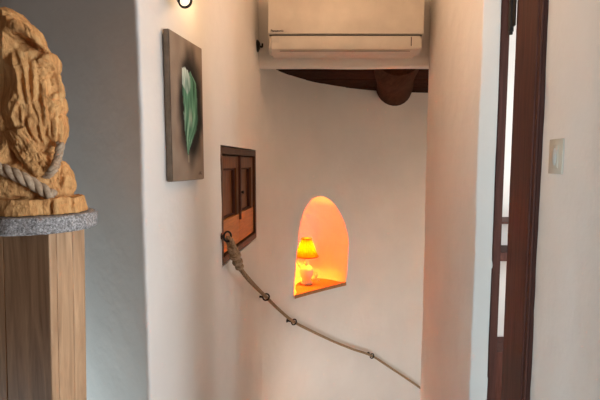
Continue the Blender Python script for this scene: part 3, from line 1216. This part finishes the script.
bm = bmesh.new()
NS = 110
SR = 0.113
prof = [(0.0, 0.0), (0.6, 0.0), (0.97, 0.0), (0.995, 0.003), (1.0, 0.009), (1.004, 0.018), (1.0, 0.027), (0.992, 0.032), (0.97, ST), (0.6, ST), (0, ST)]
rings = []
for r, z in prof:
    if r == 0:
        rings.append([bm.verts.new((PCX, PCY, ZSL - ST + z))])
        continue
    ring = []
    for k in range(NS):
        a = 2 * PI * k / NS
        d = 0.0035 * noise.noise(Vector((math.cos(a) * 9, math.sin(a) * 9, z * 60))) if 0.95 < r else 0
        ring.append(bm.verts.new((PCX + (SR * r + d) * math.cos(a), PCY + (SR * r + d) * math.sin(a), ZSL - ST + z)))
    rings.append(ring)
for a, b in zip(rings[:-1], rings[1:]):
    for k in range(NS):
        k2 = (k + 1) % NS
        if len(a) == 1:
            bm.faces.new((a[0], b[k2], b[k]))
        elif len(b) == 1:
            bm.faces.new((a[k], a[k2], b[0]))
        else:
            bm.faces.new((a[k], a[k2], b[k2], b[k]))
stone = obj('stone_slab', bm, M_STONE, smooth=True, angle=40)
tag(stone, 'round grey speckled stone slab lying on the pine column under the bust', 'stone slab')

# ------------------------------------------------------------------ carved bust
YB = 0.93
bust = thing('carved_bust', 'carved wooden bust of a bearded man in a peaked cap, on the stone slab', 'sculpture', (PCX, PCY, ZSL))
K = YB / FOC
bb = bmesh.new()


def ell(px, py, rx, rz, ry, tilt=0.0, Y=YB, sub=3):
    c = at(px, py, Y)
    m_ = Matrix.Translation(c) @ Matrix.Rotation(R(tilt), 4, 'Y') @ Matrix.Diagonal((rx * K, ry, rz * K, 1))
    bmesh.ops.create_icosphere(bb, subdivisions=sub, radius=1.0, matrix=m_)


def cap(pts, rad, n=5):
    tube(bb, catmull(pts, n), rad, 10)


ell(29, 95, 27, 56, 0.056)                 # head
ell(6, 98, 25, 76, 0.070, 0, 0.945)        # back of the head and neck
ell(9, 42, 24, 31, 0.064)                  # cap
ell(23, 34, 20, 12, 0.060, 42)             # cap crown, sloping to the front
ell(49, 67, 7.5, 14, 0.036, 22)            # forehead and brow
ell(46, 90, 12, 20, 0.043)                 # cheek
ell(44, 120, 18, 32, 0.047, 4)             # beard
ell(56, 106, 8.5, 13, 0.036)               # moustache
ell(57, 127, 8.5, 20, 0.034)               # front of the beard
ell(38, 154, 16, 20, 0.042)                # neck
ell(26, 184, 44, 28, 0.080)                # shoulders
ell(2, 162, 28, 40, 0.078)
ell(60, 182, 10, 22, 0.046)
ell(66, 184, 7, 14, 0.032)
cap([at(53, 62, YB), at(57, 75, YB), at(60, 89, YB), at(60.5, 97, YB)], lambda t_: (2.4 + 2.0 * t_) * K)       # nose
ell(58.5, 95, 4.5, 4.2, 0.013)
# base block
fb = bmesh.new()
vs0, vs1 = [], []
NB = 26
for k in range(NB):
    a = 2 * PI * k / NB
    r = 0.093 + 0.006 * noise.noise(Vector((math.cos(a) * 3, math.sin(a) * 3, 0)))
    if abs((a - R(-62)) % (2 * PI)) < 0.12:
        r -= 0.012
    c = (PCX + 0.002 + r * math.cos(a), PCY + r * 0.95 * math.sin(a))
    vs0.append(bb.verts.new((c[0], c[1], ZSL + 0.0005)))
    vs1.append(bb.verts.new((PCX + (c[0] - PCX) * 0.94, PCY + (c[1] - PCY) * 0.94, ZSL + 0.033 + 0.006 * noise.noise(Vector((k * 0.9, 0, 0))))))
bb.faces.new(vs0[::-1]); bb.faces.new(vs1)
for k in range(NB):
    bb.faces.new((vs0[k], vs0[(k + 1) % NB], vs1[(k + 1) % NB], vs1[k]))
fb.free()
bb.normal_update()
bmesh.ops.recalc_face_normals(bb, faces=bb.faces[:])
tree = BVHTree.FromBMesh(bb)


def hit(px, py, lift=0.0):
    d = ray(px, py).normalized()
    h = tree.ray_cast(EYE, d)
    if h[0] is None:
        return at(px, py, YB)
    return h[0] - d * lift


def lock(pts, r0, r1=None, lift=0.0, n=5):
    r1 = r0 * 0.4 if r1 is None else r1
    P = [hit(px, py, lift) for px, py in pts]
    tube(bb, catmull(P, n), lambda t_: (r0 + (r1 - r0) * t_) * K * (0.75 + 0.5 * math.sin(PI * min(1, t_ * 1.1))), 8)


# cap peak: a pointed plate lying over the brow
for off_y in (-0.056, -0.042, -0.028, -0.012, 0.006, 0.026, 0.044):
    tip = 1 - abs(off_y) * 3.2
    cap([at(14, 24, YB + off_y), at(25, 30, YB + off_y), at(34, 37 , YB + off_y * 0.95), at(34 + 9 * tip, 37 + 10 * tip, YB + off_y * 0.85), at(34 + 17 * tip, 37 + 16.5 * tip, YB + off_y * 0.7)], lambda t_: (6.0 - 4.9 * t_) * K, 4)
ell(43, 73, 3.6, 2.8, 0.004, 0, hit(43, 73).y)
ell(54, 96, 3.2, 3.2, 0.008, 0, hit(54, 96).y + 0.003)
# lapels and scarf folds
for sgn, pts in ((0, [((7, 135), (21, 132)), ((14, 146), (28, 142)), ((22, 156), (35, 151)), ((30, 165), (43, 162)), ((38, 173), (50, 170))]),):
    top_, low_ = [], []
    for (a, b) in pts:
        pa_, pb_ = hit(*a, 0.010), hit(*b, 0.014)
        for s in range(5):
            q = pa_.lerp(pb_, s / 4)
            bmesh.ops.create_icosphere(bb, subdivisions=2, radius=0.0085, matrix=Matrix.Translation(q))
    for i in range(len(pts) - 1):
        for s in range(5):
            A1 = hit(*pts[i][0], 0.010).lerp(hit(*pts[i][1], 0.014), s / 4)
            A2 = hit(*pts[i + 1][0], 0.010).lerp(hit(*pts[i + 1][1], 0.014), s / 4)
            tube(bb, [A1, A2], 0.0085, 8)
M_CARVE = NT('carved wood', 0.62, 0, 0.3)
_v = M_CARVE.coord((18, 18, 3))
_f = M_CARVE.noise(_v, 3, 6, 0.6, 1.5)
M_CARVE.l(M_CARVE.ramp(_f, [(0.28, (0.47, 0.205, 0.065)), (0.52, (0.70, 0.37, 0.14)), (0.75, (0.85, 0.53, 0.235))]), M_CARVE.b.inputs['Base Color'])
_v2 = M_CARVE.coord((1, 1, 0.45))
_b1 = M_CARVE.bump(M_CARVE.noise(_v2, 190, 5, 0.7), 0.8, 0.006)
M_CARVE.bump(_f, 0.25, 0.004, _b1)
M_CARVE = M_CARVE.m
fig = obj('figure', bb, M_CARVE, bust)
md = fig.modifiers.new('remesh', 'REMESH')
md.mode = 'VOXEL'
md.voxel_size = 0.0020
tx = bpy.data.textures.new('gouge', 'VORONOI')
tx.noise_scale = 0.016
tx.distance_metric = 'DISTANCE'
md = fig.modifiers.new('gouges', 'DISPLACE')
md.texture = tx
md.texture_coords = 'GLOBAL'
md.strength = 0.0042
md.mid_level = 0.45
tx2 = bpy.data.textures.new('chips', 'CLOUDS')
tx2.noise_scale = 0.006
md = fig.modifiers.new('chips', 'DISPLACE')
md.texture = tx2
md.texture_coords = 'GLOBAL'
md.strength = 0.003
dg = bpy.context.evaluated_depsgraph_get()
me = bpy.data.meshes.new_from_object(fig.evaluated_get(dg))
fig.modifiers.clear()
fig.data = me
for v in me.vertices:
    if v.co.z + 0 < -10:
        pass
for p in me.polygons:
    p.use_smooth = True
me.set_sharp_from_angle(angle=R(38))
wz = fig.matrix_world
import numpy as np
# gouge strokes: (points, half width, height; negative is a cut into the wood)
STROKES = [
    ([(15, 35.6), (24, 40.6), (30, 43.7), (37.5, 48.7), (46, 53.5)], 2.0, -7.0),
    ([(12, 52), (16, 75), (20, 98)], 2.4, 3.6), ([(18, 50), (22, 62), (26, 78), (28, 98), (31, 116)], 2.6, 3.4),
    ([(20, 76), (23, 88), (25, 102)], 2.6, -4.0), ([(28, 54), (29, 66), (30, 82), (31, 100)], 2.4, -5.5),
    ([(34, 62), (34, 80), (33, 100), (36, 116)], 2.6, 3.0), ([(44, 84), (44.5, 100), (45.5, 124)], 2.8, 4.2), ([(38, 80), (39, 98), (41, 112)], 2.2, -3.0),
    ([(34, 62), (42, 60), (50, 63), (55, 70)], 2.6, 3.2), ([(36, 67), (42, 66), (48, 69)], 1.7, -3.4), ([(37, 77), (42, 79), (47, 77)], 1.5, -2.4),
    ([(36, 71), (32, 68)], 1.2, -2.2), ([(36, 74), (31, 76)], 1.2, -2.2), ([(37, 71), (38, 73)], 1.6, -2.6),
    ([(49, 74), (52, 80), (54, 88)], 2.6, -5.0), ([(50, 96), (51.5, 98)], 2.2, -4.2), ([(56, 99), (60, 100), (63, 101)], 1.4, -2.6),
    ([(60, 103), (55, 105), (51, 110), (50, 118)], 2.4, 3.2), ([(63, 108), (58, 111), (56, 117)], 2.2, 2.8), ([(53, 107), (56, 109)], 1.5, -3.0), ([(59, 114), (60, 118)], 1.6, -3.4),
    ([(32, 104), (35, 112), (38, 121)], 2.2, -4.2), ([(41, 113), (42, 119), (44, 127)], 2.0, -4.2), ([(50, 118), (51, 127), (51, 137)], 1.9, -4.4), ([(47, 124), (46, 133), (46, 142)], 1.8, -3.4),
    ([(29, 117), (30, 126), (34, 135), (38, 141)], 1.9, 3.2), ([(22, 112), (22, 124), (26, 134), (31, 142)], 2.0, 3.0), ([(25, 116), (26, 126), (30, 136)], 1.6, -3.4),
    ([(36, 124), (38, 132), (41, 142)], 1.7, -3.4), ([(40, 126), (42, 136), (45, 145)], 1.7, 2.6), ([(55, 118), (56, 130), (54, 143)], 1.8, 2.8), ([(58, 122), (59, 133), (57, 144)], 1.6, -3.2), ([(61, 120), (62, 132), (60, 142)], 1.8, 2.6),
    ([(20, 98), (14, 110), (12, 116), (18, 130)], 2.2, 2.8), ([(17, 104), (19, 114), (22, 126)], 1.8, -3.0),
    ([(38, 150), (45, 152.5), (56, 150)], 2.2, -6.0), ([(44, 156), (48, 161), (51, 166)], 3.2, -6.0),
    ([(22, 131.5), (36, 147), (51, 169)], 1.4, -4.0), ([(6, 137), (15, 151), (26, 167)], 1.6, -4.2),
    ([(63, 167), (62, 177), (60, 187)], 2.3, -6.0), ([(66, 166), (70, 178), (71, 190)], 2.0, 2.6), ([(57, 174), (58, 184), (55, 194)], 1.8, -3.2),
    ([(51, 201), (50.5, 207), (51, 215)], 1.8, -6.0), ([(72, 197), (73, 203), (72, 209)], 1.6, -4.5), ([(2, 199), (20, 198), (38, 199), (60, 196), (76, 197)], 1.6, -3.4),
    ([(20, 20), (24, 24), (25, 30)], 1.3, -2.6), ([(33, 29), (34, 33)], 1.2, -3.0), ([(26, 25), (29, 31), (31, 38)], 1.3, -1.8), ([(12, 22), (11, 30), (13, 38)], 1.5, -2.0),
]
random.seed(11)
for _ in range(46):                                     # short chisel dashes over the lapel, the chest and the cheeks
    t_ = random.random()
    a = random.choice((0, 0, 1, 2))
    if a == 0:
        c_ = (14 + 29 * t_ + random.uniform(-5, 6), 141 + 27 * t_ + random.uniform(-4, 4))
    elif a == 1:
        c_ = (random.uniform(52, 70), random.uniform(172, 196))
    else:
        c_ = (random.uniform(24, 52), random.uniform(100, 145))
    L2 = random.uniform(1.5, 3.5)
    STROKES.append(([(c_[0] - L2 * 0.3, c_[1] - L2), c_, (c_[0] + L2 * 0.3, c_[1] + L2)], random.uniform(0.9, 1.4), random.uniform(-2.6, -1.2)))
co = np.empty(len(me.vertices) * 3)
me.vertices.foreach_get('co', co)
co = co.reshape(-1, 3)
no = np.array([v.normal[:] for v in me.vertices])
inv = wz.inverted()
bvt = BVHTree.FromObject(fig, bpy.context.evaluated_depsgraph_get())


def mesh_hit(px, py):
    h = bvt.ray_cast(inv @ EYE, (inv.to_3x3() @ ray(px, py)).normalized())
    return h[0] if h[0] is not None else inv @ at(px, py, 0.9)


disp = np.zeros(len(co))
for pts, wd, ht in STROKES:
    line = []
    for (xa, ya), (xb, yb) in zip(pts[:-1], pts[1:]):
        k = max(2, int(math.hypot(xb - xa, yb - ya) / 1.0))
        line += [mesh_hit(xa + (xb - xa) * q / k, ya + (yb - ya) * q / k) for q in range(k)]
    line.append(mesh_hit(*pts[-1]))
    L = np.array([p[:] for p in line])
    sel = np.where(((co > L.min(0) - 0.02) & (co < L.max(0) + 0.02)).all(1))[0]
    if not len(sel):
        continue
    dd = np.sqrt(((co[sel][:, None, :] - L[None]) ** 2).sum(2))
    kk = dd.argmin(1)
    d = dd.min(1) / (wd * K)
    endf = np.minimum(1.0, 0.35 + np.minimum(kk, len(L) - 1 - kk) / max(1.0, 0.25 * len(L)))
    f = np.clip(1 - d, 0, 1)
    f = f if ht < 0 else np.sqrt(f) * f ** 0.4
    disp[sel] += f * ht * K * endf * 0.8
co = co + no * disp[:, None]
me.vertices.foreach_set('co', co.ravel())
me.update()
rp = at(14.0, 90, 0.868)
rn = Vector((-0.52, -0.854, 0)).normalized()
for v in me.vertices:
    w = wz @ v.co
    if w.z > ZSL + 0.05:
        k = sst(ZSL + 0.10, ZSL + 0.16, w.z)
        d = (w - rp - Vector((0.012 * math.sin(w.z * 40), 0, 0))).dot(rn)
        if d > 0:
            v.co -= rn * d * 0.96 * k
for v in me.vertices:
    w = wz @ v.co
    if w.z < ZSL + 0.0006:
        v.co.z += ZSL + 0.0006 - w.z

treef = BVHTree.FromObject(fig, bpy.context.evaluated_depsgraph_get())
mwi = fig.matrix_world.inverted()


def hit2(px, py, lift):
    d = ray(px, py).normalized()
    o_ = mwi @ EYE
    h = treef.ray_cast(o_, (mwi.to_3x3() @ d).normalized())
    p = fig.matrix_world @ h[0] if h[0] is not None else at(px, py, YB)
    return p - d * lift


bm = bmesh.new()
P = [hit2(px, py, 0.010) for px, py in ((-22, 158), (-8, 165), (4, 170), (16, 175), (28, 181), (38, 187), (48, 193), (53, 196))]
P = [at(px, py, min(p.y, 0.865)) if i < 99 else p for i, (p, (px, py)) in enumerate(zip(P, ((-22, 158), (-8, 165), (4, 170), (16, 175), (28, 181), (38, 187), (48, 193), (53, 196))))]
twisted(bm, catmull(P, 10), 0.0128, 0.060, 3, 10, phase=1.0)
obj('rope_scarf', bm, M_ROPE2, bust, smooth=True)
bm = bmesh.new()
pts = ((61, 143), (59, 152), (57, 161), (53, 170), (46, 176))
P = [hit2(px, py, 0.006) for px, py in pts]
yy = sum(p.y for p in P) / len(P)
P = [at(px, py, min(p.y, yy + 0.004)) for p, (px, py) in zip(P, pts)]
twisted(bm, catmull(P, 10), 0.0088, 0.040, 3, 10)
obj('rope_scarf', bm, M_ROPE2, bust, smooth=True)
